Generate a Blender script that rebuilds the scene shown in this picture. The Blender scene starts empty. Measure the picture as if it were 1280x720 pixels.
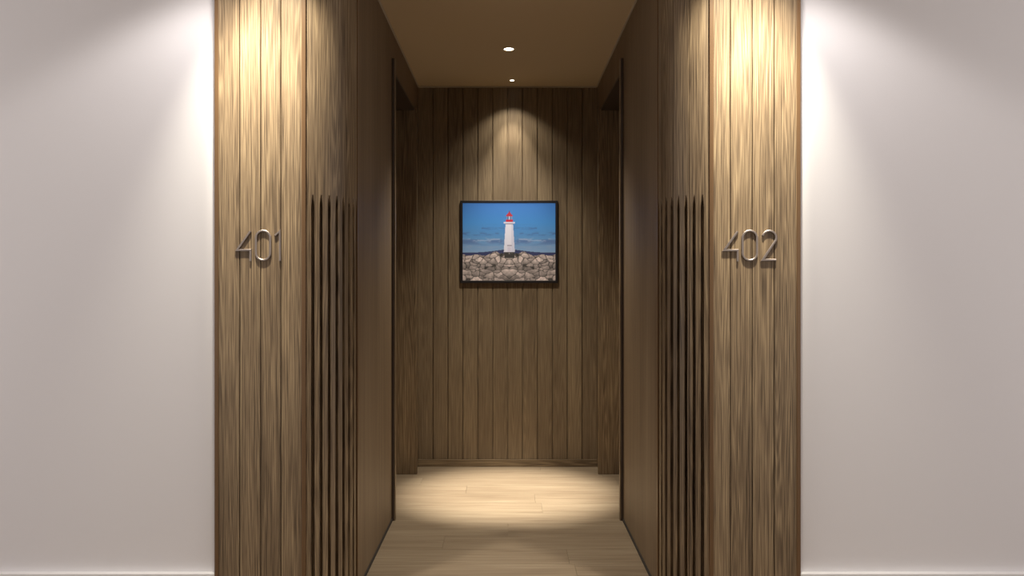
import bpy, math, random
import numpy as np
from mathutils import Vector
S = bpy.context.scene
C = S.collection
PI = math.pi

# ------------------------------------------------------------------ camera, light, exposure
F = 1000.0                      # focal length in pixels of a 1280 x 720 frame
CH = 1.279                      # camera height
cd = bpy.data.cameras.new('camera'); cam = bpy.data.objects.new('camera', cd); C.objects.link(cam)
cd.sensor_fit = 'HORIZONTAL'; cd.sensor_width = 36.0; cd.lens = F / 1280 * 36.0
cd.shift_x = 5.5 / 1280; cd.shift_y = -8.0 / 1280
cd.clip_start = 0.05
cam.location = (0, 0, CH); cam.rotation_euler = (PI / 2, 0, 0)
S.camera = cam
S.view_settings.view_transform = 'Standard'; S.view_settings.look = 'None'
S.view_settings.gamma = 1.0; S.view_settings.use_curve_mapping = False
S.view_settings.exposure = 0.0

w = bpy.data.worlds.new('lobby_daylight'); S.world = w; w.use_nodes = True  # even ambient fill standing in for the lobby's bounce light
w.node_tree.nodes['Background'].inputs[0].default_value = (1.0, 0.93, 0.90, 1)
w.node_tree.nodes['Background'].inputs[1].default_value = 1.12

CEIL = 2.63                     # passage ceiling
YBACK = 5.536                   # back wall
LOB = 2.75                      # lobby ceiling
WARM = (1.0, 0.93, 0.79); LOBBY = (1.0, 0.93, 0.77)

def spot(name, loc, target, power, half, blend, color, radius=0.02):
    l = bpy.data.lights.new(name, 'SPOT'); l.energy = power; l.spot_size = 2 * math.radians(half)
    l.spot_blend = blend; l.color = color; l.shadow_soft_size = radius
    o = bpy.data.objects.new(name, l); C.objects.link(o); o.location = loc
    o.rotation_euler = (Vector(target) - Vector(loc)).to_track_quat('-Z', 'Y').to_euler()
    return o

def beam_cutoff(o, d, full, cut):
    """side shutters of a framing spot: on a wall d in front of the lamp the beam fades out between full and cut to either side"""
    l = o.data; l.use_nodes = True; nt = l.node_tree; N = nt.nodes.new; L = nt.links.new
    em = [n for n in nt.nodes if n.type == 'EMISSION'][0]
    g = N('ShaderNodeNewGeometry'); sp = N('ShaderNodeSeparateXYZ'); L(g.outputs['Incoming'], sp.inputs[0])
    q = N('ShaderNodeMath'); q.operation = 'DIVIDE'; L(sp.outputs['X'], q.inputs[0]); L(sp.outputs['Y'], q.inputs[1])
    a = N('ShaderNodeMath'); a.operation = 'ABSOLUTE'; L(q.outputs[0], a.inputs[0])
    mr = N('ShaderNodeMapRange'); mr.interpolation_type = 'SMOOTHSTEP'
    mr.inputs['From Min'].default_value = full / d; mr.inputs['From Max'].default_value = cut / d
    mr.inputs['To Min'].default_value = 1; mr.inputs['To Max'].default_value = 0
    L(a.outputs[0], mr.inputs['Value']); L(mr.outputs['Result'], em.inputs['Strength'])
    return o

# lobby ceiling spots washing the two plank panels and the white walls
for s in (-1, 1):
    x = 0.97 * s; y = 3.13 - 0.30
    beam_cutoff(spot('lobby_spot_beam', (x, y, LOB - .03), (x, 3.13, 1.72 if s < 0 else 1.58), 185 if s < 0 else 200, 22 if s < 0 else 23.5, 1.0, LOBBY, .03), .30, .135, .205)
    spot('lobby_spot_spill', (x, y, LOB - .03), (x - .15 * s, 3.13, 1.66), 85 if s < 0 else 92, 35, 0.8, LOBBY, .03)
    spot('lobby_spot_field', (x, y, LOB - .03), (x + .8 * s, y + .1, 0), 38, 46, 0.4, (1, .94, .90), .10)
# passage ceiling spots
spot('passage_spot', (0.007, 4.64, CEIL - .02), (0.007, 4.83, 0), 900, 17, 0.9, WARM, .02)
spot('passage_spot_field', (0.007, 4.64, CEIL - .02), (0.007, 4.35, 0), 92, 46, 0.9, WARM, .02)
spot('passage_spot_tilted', (0.007, 4.64, CEIL - .02), (0.02, YBACK, 1.30), 60, 32, 1.0, WARM, .02)  # extra beam added at the downlight to brighten picture and back wall
spot('picture_spot', (0.030, 5.36, CEIL - .02), (0.03, 5.536, 1.98), 32, 24, 1.0, WARM, .012)
spot('picture_spot_field', (0.030, 5.36, CEIL - .02), (0.03, 5.40, 0), 9, 54, 0.6, WARM, .012)

# ------------------------------------------------------------------ materials
def nm(name):
    m = bpy.data.materials.new(name); m.use_nodes = True
    nt = m.node_tree
    return m, nt, nt.nodes['Principled BSDF']

def plain(name, col, rough=.6, metal=0.0, bump=0.0, bscale=200):
    m, nt, b = nm(name)
    b.inputs['Base Color'].default_value = (*col, 1); b.inputs['Roughness'].default_value = rough
    b.inputs['Metallic'].default_value = metal
    tc = nt.nodes.new('ShaderNodeTexCoord')
    n = nt.nodes.new('ShaderNodeTexNoise'); n.inputs['Scale'].default_value = bscale; n.inputs['Detail'].default_value = 3
    nt.links.new(tc.outputs['Object'], n.inputs['Vector'])
    mx = nt.nodes.new('ShaderNodeMix'); mx.data_type = 'RGBA'
    mx.inputs['A'].default_value = (*[c * .97 for c in col], 1); mx.inputs['B'].default_value = (*[min(1, c * 1.03) for c in col], 1)
    nt.links.new(n.outputs['Fac'], mx.inputs['Factor']); nt.links.new(mx.outputs['Result'], b.inputs['Base Color'])
    if bump:
        bp = nt.nodes.new('ShaderNodeBump'); bp.inputs['Strength'].default_value = bump; bp.inputs['Distance'].default_value = .001
        nt.links.new(n.outputs['Fac'], bp.inputs['Height']); nt.links.new(bp.outputs['Normal'], b.inputs['Normal'])
    return m

def wood(name, dark, mid, light, rough=.45, fine=1.0, rings=36.0, su=8.0, sv=0.22, spec=.35, contrast=1.0):
    """oak: grain runs along v of the UV map (metres), contour lines of a stretched noise give the figure"""
    m, nt, b = nm(name); N = nt.nodes.new; L = nt.links.new
    uv = N('ShaderNodeUVMap'); uv.uv_map = 'UVMap'
    def stretched(scale_u, scale_v, detail, rough_):
        mp = N('ShaderNodeMapping'); mp.inputs['Scale'].default_value = (scale_u, scale_v, 1)
        L(uv.outputs['UV'], mp.inputs['Vector'])
        n = N('ShaderNodeTexNoise'); n.noise_dimensions = '2D'; n.inputs['Scale'].default_value = 1.0
        n.inputs['Detail'].default_value = detail; n.inputs['Roughness'].default_value = rough_
        L(mp.outputs['Vector'], n.inputs['Vector']); return n.outputs['Fac']
    def math_(op, a, bb):
        n = N('ShaderNodeMath'); n.operation = op
        for i, v in enumerate((a, bb)):
            if v is None: continue
            if isinstance(v, (int, float)): n.inputs[i].default_value = v
            else: L(v, n.inputs[i])
        return n.outputs[0]
    fig = stretched(su, sv, 2.0, .5)
    wob = stretched(120, 14, 1.0, .5)
    ph = math_('ADD', math_('MULTIPLY', fig, rings * 2 * PI), math_('MULTIPLY', wob, .5))
    ring = math_('MULTIPLY_ADD', math_('SINE', ph, None), .5); ring.node.inputs[2].default_value = .5
    ring = math_('POWER', ring, 1.6)
    pore = stretched(420, 5, 2.0, .6)
    fib = stretched(210, .9, 3.0, .6)
    tone = stretched(5, .5, 1.0, .5)
    f = math_('ADD', math_('MULTIPLY', ring, .17 * contrast), math_('MULTIPLY', fib, .55 * contrast))
    f = math_('ADD', f, math_('MULTIPLY', pore, .9 * fine * contrast))
    f = math_('ADD', f, math_('MULTIPLY', tone, .35))
    f = math_('SUBTRACT', f, (.066 + .275 + .45 * fine) * contrast + .175 - .5)
    r = N('ShaderNodeValToRGB'); e = r.color_ramp.elements
    e[0].position = .18; e[0].color = (*dark, 1); e[1].position = .82; e[1].color = (*light, 1)
    k = e.new(.5); k.color = (*mid, 1)
    L(f, r.inputs['Fac']); L(r.outputs['Color'], b.inputs['Base Color'])
    b.inputs['Roughness'].default_value = rough; b.inputs['Specular IOR Level'].default_value = spec
    bp = N('ShaderNodeBump'); bp.inputs['Strength'].default_value = .25; bp.inputs['Distance'].default_value = .0008
    L(f, bp.inputs['Height']); L(bp.outputs['Normal'], b.inputs['Normal'])
    return m

def sc(c, k): return tuple(v * k for v in c)
OAK = (0.265, 0.197, 0.127)
M_oak = wood('oak_planks', sc((.27, .18, .105), .24), sc((.270, .188, .112), .70), sc((.365, .268, .158), 1.0), .42, contrast=1.05)
M_oakb = wood('oak_back_wall', sc((.27, .18, .105), .34), sc((.265, .191, .118), .72), sc((.36, .27, .165), .88), .42, contrast=.8)
M_veneer = wood('oak_veneer', sc((.26, .18, .11), .48), sc((.26, .18, .11), .78), sc((.30, .22, .14), .88), .55, fine=.7, su=30, sv=.25, rings=5, spec=.2)
M_floor = wood('oak_floor', sc((.30, .21, .14), .58), sc((.33, .25, .17), .86), sc((.36, .285, .20), 1.04), .36, fine=.8, su=14, sv=.6, rings=5, contrast=.9)
M_edge = plain('brown_edge_strip', (.14, .076, .032), .4)
M_white = plain('white_wall_paint', (.85, .83, .84), .75, bump=.05, bscale=350)
M_skirt = plain('white_skirting_paint', (.90, .89, .89), .4)
M_ceil = plain('taupe_ceiling_paint', (.62, .49, .31), .85)
M_lobceil = plain('lobby_ceiling_paint', (.75, .73, .72), .85)
M_blocker = plain('opposite_wall_paint', (.30, .27, .24), .8)
M_beam = plain('ceiling_edge_strip', (.48, .41, .32), .6)
M_dark = plain('dark_stained_casing', (.055, .036, .024), .5)  # dark tone paints the shade on casing front and under the recess head
M_shadow_line = plain('dark_gap', (.03, .022, .016), .8)
M_frame = plain('black_picture_frame', (.012, .009, .010), .35)
M_metal = plain('brushed_nickel', (.31, .265, .24), .5, 1.0)
M_ring = plain('white_downlight_ring', (.75, .70, .6), .4)
def emit(name, col, st):
    m, nt, b = nm(name); b.inputs['Base Color'].default_value = (*col, 1)
    b.inputs['Emission Color'].default_value = (*col, 1); b.inputs['Emission Strength'].default_value = st; return m
M_lens = emit('downlight_lens', (1, .93, .78), 12)

# ------------------------------------------------------------------ mesh builder (UVs in metres, grain along v)
class MB:
    def __init__(s): s.v = []; s.f = []; s.uv = []; s.mi = []
    def face(s, pts, uvs, mi=0):
        i = len(s.v); s.v += [tuple(p) for p in pts]; s.f.append(list(range(i, i + len(pts)))); s.uv += list(uvs); s.mi.append(mi)
    def prism(s, poly, z0, z1, off=(0, 0), mi=0):
        """vertical prism over a counter-clockwise xy polygon"""
        n = len(poly); u = 0
        for i in range(n):
            a, b = poly[i], poly[(i + 1) % n]; d = math.hypot(b[0] - a[0], b[1] - a[1])
            s.face([(a[0], a[1], z0), (b[0], b[1], z0), (b[0], b[1], z1), (a[0], a[1], z1)],
                   [(u + off[0], z0 + off[1]), (u + d + off[0], z0 + off[1]), (u + d + off[0], z1 + off[1]), (u + off[0], z1 + off[1])], mi)
            u += d
        s.face([(p[0], p[1], z1) for p in poly], [(p[1] + off[0], p[0] + off[1]) for p in poly], mi)
        s.face([(p[0], p[1], z0) for p in reversed(poly)], [(p[1] + off[0], p[0] + off[1]) for p in reversed(poly)], mi)
    def box(s, x0, x1, y0, y1, z0, z1, off=None, mi=0):
        if off is None: off = (R.uniform(0, 40), R.uniform(0, 40))
        s.prism([(x0, y0), (x1, y0), (x1, y1), (x0, y1)], z0, z1, off, mi)
    def hbox(s, x0, x1, y0, y1, z0, z1, off=None):
        """box with its grain along x on every long face"""
        if off is None: off = (R.uniform(0, 40), R.uniform(0, 40))
        P = lambda x, y, z: (x, y, z)
        q = [([P(x0,y0,z1),P(x1,y0,z1),P(x1,y1,z1),P(x0,y1,z1)], 1), ([P(x0,y1,z0),P(x1,y1,z0),P(x1,y0,z0),P(x0,y0,z0)], 1),
             ([P(x0,y0,z0),P(x1,y0,z0),P(x1,y0,z1),P(x0,y0,z1)], 2), ([P(x1,y1,z0),P(x0,y1,z0),P(x0,y1,z1),P(x1,y1,z1)], 2),
             ([P(x0,y1,z0),P(x0,y0,z0),P(x0,y0,z1),P(x0,y1,z1)], 2), ([P(x1,y0,z0),P(x1,y1,z0),P(x1,y1,z1),P(x1,y0,z1)], 2)]
        for pts, ax in q: s.face(pts, [(p[ax] + off[0], p[0] + off[1]) for p in pts])
    def mirror(s):
        s.v = [(-x, y, z) for x, y, z in s.v]
        k = 0; nuv = []
        for f in s.f:
            n = len(f); nuv += list(reversed(s.uv[k:k + n])); k += n; f.reverse()
        s.uv = nuv; return s
    def build(s, name, mats, parent=None, smooth=False, bevel=0, merge=True):
        me = bpy.data.meshes.new(name); me.from_pydata(s.v, [], s.f)
        uvl = me.uv_layers.new(name='UVMap')
        for i, l in enumerate(me.loops): uvl.data[i].uv = s.uv[i]
        for m in (mats if isinstance(mats, (list, tuple)) else [mats]): me.materials.append(m)
        for p, mi in zip(me.polygons, s.mi): p.material_index = mi
        if merge:
            import bmesh
            bm = bmesh.new(); bm.from_mesh(me); bmesh.ops.remove_doubles(bm, verts=bm.verts, dist=1e-5); bm.to_mesh(me); bm.free()
        if smooth:
            for p in me.polygons: p.use_smooth = True
        o = bpy.data.objects.new(name, me); C.objects.link(o)
        if parent: o.parent = parent
        if bevel:
            bv = o.modifiers.new('bevel', 'BEVEL'); bv.width = bevel; bv.segments = 2; bv.limit_method = 'ANGLE'
        return o
R = random.Random(7)

def struct(o, label=None):
    o['kind'] = 'structure'
    if label: o['label'] = label
    return o
def tag(o, label, cat, group=None):
    o['label'] = label; o['category'] = cat
    if group: o['group'] = group
    return o
def empty(name, loc):
    o = bpy.data.objects.new(name, None); C.objects.link(o); o.location = loc; o.empty_display_size = .1; return o

XW = 0.62          # passage half width
YF = 3.307         # passage mouth (side wall front edge)
RC = 0.1767        # radius of the curved corner columns
YP = YF - RC       # front of plank panels
XP0, XP1 = XW + RC, 1.138
YB = 5.536         # back wall
YWH = YP + .03     # white walls
DY0, DY1, DH = 4.29, 5.307, 2.43      # door recesses
XO = 3.4

# ------------------------------------------------------------------ structure
def planks(b, x0, x1, n, yf, thick, z0, z1, gap=.0032, ch=.0014, seams=None):
    xs = seams or [x0 + (x1 - x0) * i / n for i in range(n + 1)]
    for i in range(len(xs) - 1):
        a = xs[i] + (gap / 2 if i else 0); c = xs[i + 1] - (gap / 2 if i < len(xs) - 2 else 0)
        b.prism([(a, yf + thick), (a, yf + ch), (a + ch, yf), (c - ch, yf), (c, yf + ch), (c, yf + thick)], z0, z1, (R.uniform(0, 40), R.uniform(0, 40)))

# floor: oak laminate boards running across the passage
b = MB()
pw = .2; y = 4.222 - 28 * pw
while y < YB + .3:
    x = -XO - R.uniform(0, 1.2)
    while x < XO:
        x2 = x + 1.25
        a, c = max(x, -XO), min(x2, XO)
        if c - a > .02: b.hbox(a + .0005, c - .0005, y + .0006, y + pw - .0006, -.012, 0)
        x = x2
    y += pw
b.box(-XO, XO, 4.222 - 28 * pw, YB + .4, -.05, -.0125)
struct(b.build('floor', M_floor, merge=False))

# ceilings
b = MB()
b.box(-XW - .3, XW + .3, YF - .02, YB + .2, CEIL, CEIL + .1)
b.box(-XO, XO, -1.5, YF + .05, LOB, LOB + .1, mi=1)
b.box(-XW, XW, YP + .02, YF - .02, CEIL, LOB, mi=0)
struct(b.build('ceiling', [M_ceil, M_lobceil]))

# partial opposite wall, behind the camera, added to keep world light out of the passage
b = MB(); b.box(-2.4, 2.4, -1.3, -1.2, 0, LOB); struct(b.build('wall_front', M_blocker))
# back wall of twelve boards
b = MB(); planks(b, -XW, XW, 12, YB, .012, 0.02, CEIL, gap=.0055, ch=.002); b.box(-XW - .3, XW + .3, YB + .012, YB + .08, 0, CEIL)
struct(b.build('wall_back', M_oakb))
b = MB(); b.hbox(-XW, XW, YB - .012, YB, 0, .050)
struct(b.build('baseboard_back', M_oak, bevel=.002))

def side(f, s): return f if s < 0 else f.mirror()
for s, sd in ((-1, 'left'), (1, 'right')):
    # passage side wall with the door recess
    b = MB()
    b.prism([(-XW, YF), (-XW, DY0), (-.80, DY0), (-.80, YF + .0)], 0, CEIL, (R.uniform(0, 40), R.uniform(0, 40)))
    b.prism([(-XW, DY1 + .03), (-XW, YB), (-.80, YB), (-.80, DY1 + .03)], 0, CEIL, (R.uniform(0, 40), 3))
    b.prism([(-XW, DY0), (-XW, DY1 + .03), (-.80, DY1 + .03), (-.80, DY0)], DH, CEIL, (R.uniform(0, 40), 5))
    b.box(-.90, -.86, DY0 - .1, DY1 + .1, 0, CEIL)
    struct(side(b, s).build('wall_passage_' + sd, M_veneer))
    b = MB(); b.box(-XW, -XW + .006, YF + .012, DY0, 0, .012)  # dark strip put in for the shadow line at the wall base
    struct(side(b, s).build('baseboard_passage_' + sd, M_shadow_line))
    # plank panel beside the mouth
    sm = [-1.138, -1.0485, -.9665, -.8875, -.805] if s < 0 else [-1.138, -1.0435, -.957, -.872, -.805]
    b = MB(); planks(b, 0, 0, 0, YP, .014, 0, LOB, seams=sm)
    b.box(-1.138, -.80, YP + .014, YF - .002, 0, LOB)
    struct(side(b, s).build('wall_portal_' + sd, M_oak))
    # white lobby wall
    b = MB(); b.box(-XO, -1.142, YWH, YWH + .12, 0, LOB)
    struct(side(b, s).build('wall_' + sd, M_white))
    b = MB(); b.prism([(-XO, YWH - .026), (-1.146, YWH - .026), (-1.146, YWH), (-XO, YWH)], 0, .134)
    struct(side(b, s).build('baseboard_' + sd, M_skirt, bevel=.002))
    # brown edge strips
    n = 1 if s < 0 else 4
    for k, (x0, x1, y0, y1) in enumerate(((-1.146, -1.131, YP - .004, YWH + .05), (-.805, -.789, YP - .005, YP + .012), (-XW - .004, -XW + .003, YF - .012, YF + .006))):
        b = MB(); b.box(x0, x1, y0, y1, 0, LOB if k < 2 else CEIL)
        struct(side(b, s).build('trim_%d' % (n + k), M_edge, bevel=.0015))
    # thin strip along the ceiling edge
    b = MB(); b.box(-XW, -XW + .007, YF, YB, CEIL - .007, CEIL)
    struct(side(b, s).build('trim_%d' % (7 if s < 0 else 8), M_beam))
b = MB(); b.box(-XW + .007, XW - .007, YB - .01, YB, CEIL - .009, CEIL)
struct(b.build('trim_9', M_beam))

# doors in the recesses, seen only by their casings
for s, n in ((-1, 1), (1, 2)):
    root = struct(empty('door_%d' % n, (0, 0, 0)))
    b = MB(); b.box(-XW, -.607, DY0 - .012, DY0 + .022, 0, 2.475); b.box(-.80, -XW, DY0 + .0005, DY0 + .022, 0, DH)
    side(b, s).build('casing', M_dark, root, bevel=.002)
    b = MB(); b.box(-.607, -.601, DY0 - .010, DY0 + .022, 0, 2.475); side(b, s).build('casing_lip', M_oak, root, bevel=.001)  # pale oak strip stands for light caught on the casing's bevel
    b = MB(); b.box(-.80, -.601, DY1, DY1 + .03, 0, DH); side(b, s).build('casing', M_oak, root, bevel=.003)
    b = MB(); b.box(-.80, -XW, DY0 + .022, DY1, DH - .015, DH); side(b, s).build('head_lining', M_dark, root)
    b = MB(); b.box(-.842, -.80, DY0 + .005, DY1 + .005, .006, DH - .003); leaf = side(b, s).build('leaf', M_veneer, root, bevel=.002)
    b = MB(); b.box(-.80, -.792, DY0 + .06, DY0 + .10, .94, 1.12); b.box(-.792, -.75, DY0 + .072, DY0 + .088, 1.03, 1.046); b.box(-.762, -.748, DY0 + .072, DY0 + .2, 1.03, 1.046)
    side(b, s).build('handle', M_metal, leaf, bevel=.003)

# ------------------------------------------------------------------ curved fluted corner columns
def column(s):
    """quarter round column, eight flutes routed up to about 1.61 m"""
    dz = [0, .8, 1.45] + [1.50 + .012 * i for i in range(11)] + [1.70, 2.2, LOB]
    cen = [math.radians(11 + 10.5 * k) for k in range(8)]
    hw = math.radians(2.15)
    extra = [] if s < 0 else [math.radians(a) for a in (27.5, 50.5, 74)]
    ths = {0.0, PI / 2}
    for c in cen:
        for t in (-1, -.93, -.8, -.5, 0, .5, .8, .93, 1):
            ths.add(c + t * hw)
        ths.add(c + 1.35 * hw); ths.add(c - 1.35 * hw)
    for e in extra:
        for t in (-.45, -.2, 0, .2, .45): ths.add(e + math.radians(t))
    ths = sorted(t for t in ths if 0 <= t <= PI / 2)
    RR = RC - .001
    cx, cy = -(XW + RC), YF
    rows = []
    for z in dz:
        row = []
        k = min(1, max(0, (1.612 - z) / .045))          # flutes start as a point and open downwards
        for t in ths:
            d = 0
            for c in cen:
                q = abs(t - c) / (hw * (.25 + .75 * k) if k > 0 else 1)
                if k > 0 and q < 1: d = max(d, .024 * k ** .5 * (1 - q ** 8))
            for e in extra:
                q = abs(t - e) / math.radians(.4)
                if q < 1: d = max(d, .005 * (1 - q))
            r = RR - d
            row.append((cx + r * math.sin(t), cy - r * math.cos(t), z))
        rows.append(row)
    b = MB(); ou, ov = R.uniform(0, 30), R.uniform(0, 30)
    n = len(ths)
    for j in range(len(dz) - 1):
        for i in range(n - 1):
            pts = [rows[j][i], rows[j][i + 1], rows[j + 1][i + 1], rows[j + 1][i]]
            us = [ths[i] * RR + ou, ths[i + 1] * RR + ou]
            b.face(pts, [(us[0], dz[j] + ov), (us[1], dz[j] + ov), (us[1], dz[j + 1] + ov), (us[0], dz[j + 1] + ov)])
        for a, c in (((cx, cy), n - 1), ((cx, cy), 0)):
            p0, p1 = rows[j][c], rows[j + 1][c]
            q0, q1 = (cx, cy, dz[j]), (cx, cy, dz[j + 1])
            pts = [p0, q0, q1, p1] if c else [q0, p0, p1, q1]
            b.face(pts, [(0, p[2]) for p in pts])
    b.face([(cx, cy, LOB)] + rows[-1], [(p[0], p[1]) for p in [(cx, cy)] + rows[-1]])
    b.face(list(reversed([(cx, cy, 0)] + rows[0])), [(p[0], p[1]) for p in reversed([(cx, cy)] + rows[0])])
    o = side(b, s).build('fluted_corner_panel', M_oak, None, smooth=True)
    o.data.set_sharp_from_angle(angle=math.radians(28))
    return o
tag(column(-1), 'curved oak corner panel with vertical flutes beside room number 401, seamless above the flutes', 'wooden panel', 'fluted corner panels')
tag(column(1), 'curved oak corner panel with vertical flutes beside room number 402, thin board seams above', 'wooden panel', 'fluted corner panels')

# ------------------------------------------------------------------ room numbers
DW, DT, ST = .0082, .006, .0005        # bar width, bar depth, stand-off
def stroke(b, pts, closed=False):
    """rectangular bar swept along a mitred polyline in the xz plane, front at YP-ST-DT"""
    n = len(pts); P = [Vector(p) for p in pts]; out = []
    for i in range(n):
        a = P[i - 1] if (i or closed) else None; c = P[(i + 1) % n] if (i < n - 1 or closed) else None
        d1 = (P[i] - a).normalized() if a is not None else (c - P[i]).normalized()
        d2 = (c - P[i]).normalized() if c is not None else d1
        n1 = Vector((-d1.y, d1.x)); n2 = Vector((-d2.y, d2.x)); m = (n1 + n2)
        m = m.normalized() if m.length > 1e-4 else n1
        k = min(2.2, 1 / max(.3, m.dot(n1)))
        out.append((P[i] + m * DW / 2 * k, P[i] - m * DW / 2 * k))
    y1, y0 = YP - ST, YP - ST - DT; e = .0018
    rings = []
    for l, r in out:
        di = (l - r).normalized() * e
        rings.append([(l.x, y1, l.y), (l.x, y0 + e, l.y), ((l - di).x, y0, (l - di).y), ((r + di).x, y0, (r + di).y), (r.x, y0 + e, r.y), (r.x, y1, r.y)])
    for i in range(n if closed else n - 1):
        A, B = rings[i], rings[(i + 1) % n]
        for k in range(6):
            b.face([A[k], B[k], B[(k + 1) % 6], A[(k + 1) % 6]], [(0, 0)] * 4)
    if not closed:
        b.face(list(reversed(rings[0])), [(0, 0)] * 6); b.face(rings[-1], [(0, 0)] * 6)
def pin(b, x, z):
    q = [(x + .002 * math.cos(t * PI / 3), z + .002 * math.sin(t * PI / 3)) for t in range(6)]
    for i in range(6):
        a, c = q[i], q[(i + 1) % 6]
        b.face([(a[0], YP - ST - .002, a[1]), (c[0], YP - ST - .002, c[1]), (c[0], YP + .001, c[1]), (a[0], YP + .001, a[1])], [(0, 0)] * 4)
YD = YP - ST - DT
def W(px, py): return ((px - 634.5) / F * YD, CH + (352 - py) / F * YD)
def zero(x0, x1, y0, y1):
    r = (x1 - x0) / 2; cx = (x0 + x1) / 2; pts = []
    for i in range(13): t = PI - PI * i / 12; pts.append((cx + r * math.cos(t), y0 + r - r * math.sin(t)))
    for i in range(13): t = -PI * i / 12; pts.append((cx + r * math.cos(t), y1 - r - r * math.sin(t)))
    return pts
four = lambda dx, dy: [(312.7 + dx, 289 + dy), (295.9 + dx, 312.6 + dy), (312.7 + dx, 312.6 + dy), (312.7 + dx, 326.3 + dy)]
two = [(962 + 8.6 * math.cos(math.radians(a)), 297.2 - 8.6 * math.sin(math.radians(a))) for a in range(162, -33, -13)] + [(953.6, 325), (970.3, 325)]
nums = (('401', [(four(0, 0), False), (zero(319.6, 337.4, 288.4, 325.2), True), ([(343.6, 294.4), (349.6, 288.8), (349.6, 326.2)], False)], -0.975,
         'brushed metal room number 401 on the oak panel left of the passage'),
        ('402', [(four(609.6, .3), False), (zero(928.6, 946.6, 288.4, 325.4), True), (two, False)], 0.945,
         'brushed metal room number 402 on the oak panel right of the passage'))
for txt, strokes, x0, lab in nums:
    root = tag(empty('room_number', (x0, YP, CH)), lab, 'room number', 'room numbers')
    for pts, closed in strokes:
        b = MB(); q = [W(*p) for p in pts]; stroke(b, q, closed)
        for i in ((0, len(q) - 1) if not closed else (6, 19)): pin(b, *q[i]) 
        b.v = [(x - x0, y - YP, z - CH) for x, y, z in b.v]
        o = b.build('digit', M_metal, root)
        import bmesh
        bm = bmesh.new(); bm.from_mesh(o.data); bmesh.ops.recalc_face_normals(bm, faces=bm.faces); bm.to_mesh(o.data); bm.free()

# ------------------------------------------------------------------ framed lighthouse photograph
YPF = YB - .026
px2 = lambda x: (x - 634.5) / F * YPF
pz2 = lambda y: CH + (352 - y) / F * YPF
fx0, fx1, fz1, fz0 = px2(575.2), px2(697.4), pz2(250.6), pz2(353.8)
fb = .0175
root = tag(empty('framed_picture', ((fx0 + fx1) / 2, YB, fz0)), 'black framed picture of a red and white lighthouse on the back wall', 'picture')
def loc_build(b, name, mat, bevel=0):
    b.v = [(x - root.location.x, y - root.location.y, z - root.location.z) for x, y, z in b.v]
    return b.build(name, mat, root, bevel=bevel)
b = MB()
def ring4(y): 
    return [(fx0, y, fz0), (fx1, y, fz0), (fx1, y, fz1), (fx0, y, fz1)], [(fx0 + fb, y, fz0 + fb), (fx1 - fb, y, fz0 + fb), (fx1 - fb, y, fz1 - fb), (fx0 + fb, y, fz1 - fb)]
of, inf = ring4(YPF); ob, inb = ring4(YB)
for i in range(4):
    j = (i + 1) % 4; z4 = [(0, 0)] * 4
    b.face([of[i], of[j], inf[j], inf[i]], z4); b.face([of[j], of[i], ob[i], ob[j]], z4)
    b.face([inf[i], inf[j], inb[j], inb[i]], z4); b.face([inb[i], inb[j], ob[j], ob[i]], z4)
loc_build(b, 'frame', M_frame, bevel=.002)
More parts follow.
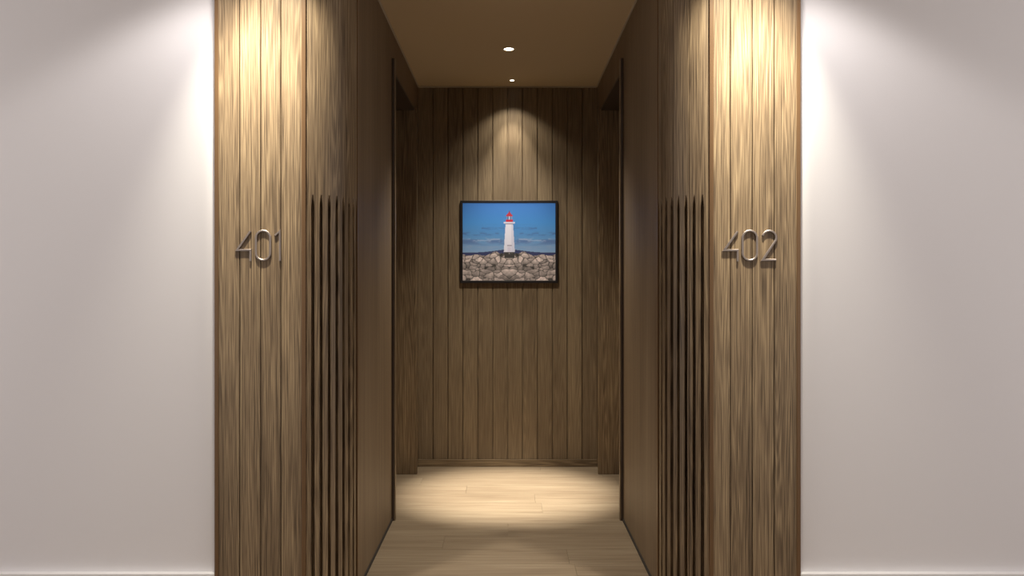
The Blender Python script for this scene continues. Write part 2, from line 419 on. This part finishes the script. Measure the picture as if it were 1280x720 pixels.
# the print: a flat grid carrying the picture's own colours
NX, NZ = 240, 196
def print_colours():
    rng = np.random.default_rng(5)
    u = np.linspace(0, 1, NX)[None, :].repeat(NZ, 0); v = np.linspace(1, 0, NZ)[:, None].repeat(NX, 1)   # v = 0 at the top
    U = np.abs(u - .503)                                      # the photograph is mirrored about its middle
    def noise(fx, fy, oct=4, seed=0):
        r = np.random.default_rng(seed); tot = np.zeros_like(u); amp = 1; s = 0
        for _ in range(oct):
            g = r.random((64, 64)); a = U * fx; c = v * fy
            i, j = np.floor(a).astype(int), np.floor(c).astype(int); p, q = a - i, c - j; p = p * p * (3 - 2 * p); q = q * q * (3 - 2 * q)
            G = lambda ii, jj: g[ii % 64, jj % 64]
            tot += amp * (G(i, j) * (1 - p) * (1 - q) + G(i + 1, j) * p * (1 - q) + G(i, j + 1) * (1 - p) * q + G(i + 1, j + 1) * p * q)
            s += amp; amp *= .55; fx *= 2; fy *= 2
        return tot / s
    col = np.zeros((NZ, NX, 3))
    def put(mask, c, k=1.0):
        m = (mask * k)[..., None]; col[:] = col * (1 - m) + np.array(c) / 255. * m
    stops = [(0, (52, 112, 178)), (.25, (64, 134, 190)), (.42, (84, 140, 184)), (.55, (112, 150, 182)), (.63, (132, 162, 186)), (1, (132, 162, 186))]
    for ch in range(3): col[..., ch] = np.interp(v, [s[0] for s in stops], [s[1][ch] / 255. for s in stops])
    n = noise(7, 40, 4, 3); n2 = noise(14, 60, 3, 8)
    band = lambda c, wd: np.exp(-((v - c) / wd) ** 2)
    put(np.clip((n - .42) * 6, 0, 1) * band(.315, .03) * (U > .03) * (U < .30), (66, 92, 140), .85)
    put(np.clip((n2 - .5) * 7, 0, 1) * band(.40, .022), (70, 100, 146), .75)
    put(np.clip((n - .42) * 5, 0, 1) * band(.50, .04), (86, 112, 152), .8)
    put(np.clip((n2 - .5) * 6, 0, 1) * band(.475, .025) * (U > .1), (170, 182, 198), .75)
    put(np.clip((n2 - .45) * 5, 0, 1) * band(.57, .03), (140, 160, 182), .6)
    hill = .640 - .040 * np.exp(-(U / .22) ** 2)
    put((v > hill).astype(float), (52, 58, 92))
    # rocks: cells with dark cracks
    top = .672 - .05 * np.exp(-((U - .14) / .05) ** 2) - .01 * np.sin(U * 40) - .015 * (U < .09)
    pts = np.column_stack([rng.random(80) * .55, .60 + rng.random(80) * .42]); sx = 1.0
    tone = rng.random(80)
    wx = U + .018 * (noise(26, 26, 3, 21) - .5); wy = v + .03 * (noise(26, 26, 3, 22) - .5)
    size = 1 - .55 * np.clip((v - .66) / .34, 0, 1)
    d = np.sqrt(((wx[..., None] - pts[:, 0])) ** 2 + ((wy[..., None] - pts[:, 1]) * 1.35) ** 2) + rng.random(80) * .05
    o = np.argsort(d, axis=2)[..., :2]
    d1 = np.take_along_axis(d, o[..., :1], 2)[..., 0]; d2 = np.take_along_axis(d, o[..., 1:2], 2)[..., 0]
    t = tone[o[..., 0]]; crack = np.clip((d2 - d1) / .010, 0, 1)
    gr = noise(60, 60, 3, 31)
    rock = (np.array([112, 102, 92]) + (np.array([190, 172, 156]) - np.array([112, 102, 92])) * (t * .75 + gr * .35)[..., None]) / 255.
    # facets: each boulder is paler on its upper side
    cy_ = pts[o[..., 0], 1]; rock = rock * np.clip(1.08 - 5 * (wy - cy_), .55, 1.3)[..., None] * (.8 + .45 * noise(34, 20, 3, 41))[..., None]
    rock = rock * (.30 + .70 * crack[..., None]) + np.array([.01, .01, .01])
    m = (v > top)[..., None]; col = np.where(m, rock, col)
    put(((U < .055) & (v > .63) & (v < .71)).astype(float), (60, 56, 52))
    put(((U < .03) & (v > .64) & (v < .675) & (gr > .5)).astype(float), (150, 140, 128))
    # the lighthouse
    uu = u - .503
    tower = (v > .265) & (v < .632) & (np.abs(uu) < .040 + .020 * (v - .265) / .367)
    put(tower.astype(float), (226, 222, 222)); put((tower & (uu > .022)).astype(float), (206, 204, 210), .8)
    put((tower & (np.abs(uu) < .025) & (np.abs(v - .547) < .007)).astype(float), (150, 140, 148), .8)
    put(((np.abs(uu) < .019) & (v > .565) & (v < .63)).astype(float), (212, 205, 210))
    put(((np.abs(uu) < .061) & (v > .243) & (v < .262)).astype(float), (208, 206, 214))
    put(((np.abs(uu) < .045) & (v > .262) & (v < .272)).astype(float), (120, 116, 130))
    put(((np.abs(uu) < .038) & (v > .212) & (v < .244)).astype(float), (190, 30, 48))
    put(((np.abs(uu) < .029) & (v > .168) & (v < .212)).astype(float), (120, 150, 180))
    put(((np.abs(np.abs(uu) - .014) < .004) & (v > .168) & (v < .212)).astype(float), (70, 90, 115))
    put(((np.abs(uu) < .005) & (v > .168) & (v < .212)).astype(float), (196, 206, 215))
    put(((np.abs(uu) < np.clip((v - .110) / .055, 0, 1) * .037) & (v > .110) & (v < .170)).astype(float), (184, 44, 58))
    put(((np.abs(uu) < .005) & (v > .098) & (v < .125)).astype(float), (120, 34, 48))
    return np.clip(col, 0, 1)
col = print_colours()
lin = np.where(col <= .04045, col / 12.92, ((col + .055) / 1.055) ** 2.4)
ix0, ix1, iz0, iz1 = fx0 + fb, fx1 - fb, fz0 + fb, fz1 - fb
rx, ry, rz = root.location
vs = [(ix0 + (ix1 - ix0) * i / (NX - 1) - rx, YPF + .002 - ry, iz0 + (iz1 - iz0) * j / (NZ - 1) - rz) for j in range(NZ) for i in range(NX)]
fs = [(j * NX + i, j * NX + i + 1, (j + 1) * NX + i + 1, (j + 1) * NX + i) for j in range(NZ - 1) for i in range(NX - 1)]
nb = len(vs)
for (x, z) in ((ix0, iz0), (ix1, iz0), (ix1, iz1), (ix0, iz1)): vs.append((x - rx, -.002, z - rz))
fs.append((nb + 3, nb + 2, nb + 1, nb))
me = bpy.data.meshes.new('print'); me.from_pydata(vs, [], fs)
ca = me.color_attributes.new('picture', 'FLOAT_COLOR', 'POINT')
flat = np.ones((len(vs), 4), np.float32); flat[:NX * NZ, :3] = lin.reshape(-1, 3)      # rows run bottom to top, v already flipped
ca.data.foreach_set('color', flat.ravel())
m, nt, bs = nm('printed_photograph'); at = nt.nodes.new('ShaderNodeVertexColor'); at.layer_name = 'picture'
gm = nt.nodes.new('ShaderNodeMix'); gm.data_type = 'RGBA'; gm.blend_type = 'MULTIPLY'; gm.inputs['Factor'].default_value = 1
PRINT_GAIN = (1.1, 1.15, 1.4); gm.inputs['B'].default_value = (*PRINT_GAIN, 1)
nt.links.new(at.outputs['Color'], gm.inputs['A']); nt.links.new(gm.outputs['Result'], bs.inputs['Base Color']); bs.inputs['Roughness'].default_value = .55
me.materials.append(m)
o = bpy.data.objects.new('print', me); C.objects.link(o); o.parent = root

# ------------------------------------------------------------------ recessed downlights of the passage
def downlight(x, y, r, lab):
    t = tag(empty('downlight', (x, y, CEIL)), lab, 'downlight', 'recessed passage downlights')
    n = 32; b = MB()
    prof = [(r * 1.0, 0.0), (r * 1.0, -.004), (r * 1.28, -.004), (r * 1.42, 0.0)]
    for i in range(n):
        a0, a1 = 2 * PI * i / n, 2 * PI * (i + 1) / n
        for k in range(3):
            (r0, z0), (r1, z1) = prof[k], prof[k + 1]
            b.face([(r0 * math.cos(a0), r0 * math.sin(a0), z0), (r0 * math.cos(a1), r0 * math.sin(a1), z0), (r1 * math.cos(a1), r1 * math.sin(a1), z1), (r1 * math.cos(a0), r1 * math.sin(a0), z1)], [(0, 0)] * 4)
    b.build('trim_ring', M_ceil, t)
    b = MB()
    for i in range(n):
        a0, a1 = 2 * PI * i / n, 2 * PI * (i + 1) / n
        for (r0, z0), (r1, z1) in (((0, -.006), (r * .6, -.0055)), ((r * .6, -.0055), (r * .99, -.002))):
            p = [(r0 * math.cos(a0), r0 * math.sin(a0), z0), (r1 * math.cos(a0), r1 * math.sin(a0), z1), (r1 * math.cos(a1), r1 * math.sin(a1), z1)]
            if r0 > 0: p.append((r0 * math.cos(a1), r0 * math.sin(a1), z0))
            b.face(p, [(0, 0)] * len(p))
    b.build('lens', M_lens, t)
downlight(.007, 4.64, .028, 'larger round lit downlight in the middle of the passage ceiling')
downlight(.030, 5.36, .014, 'small lit downlight close to the back wall above the picture')
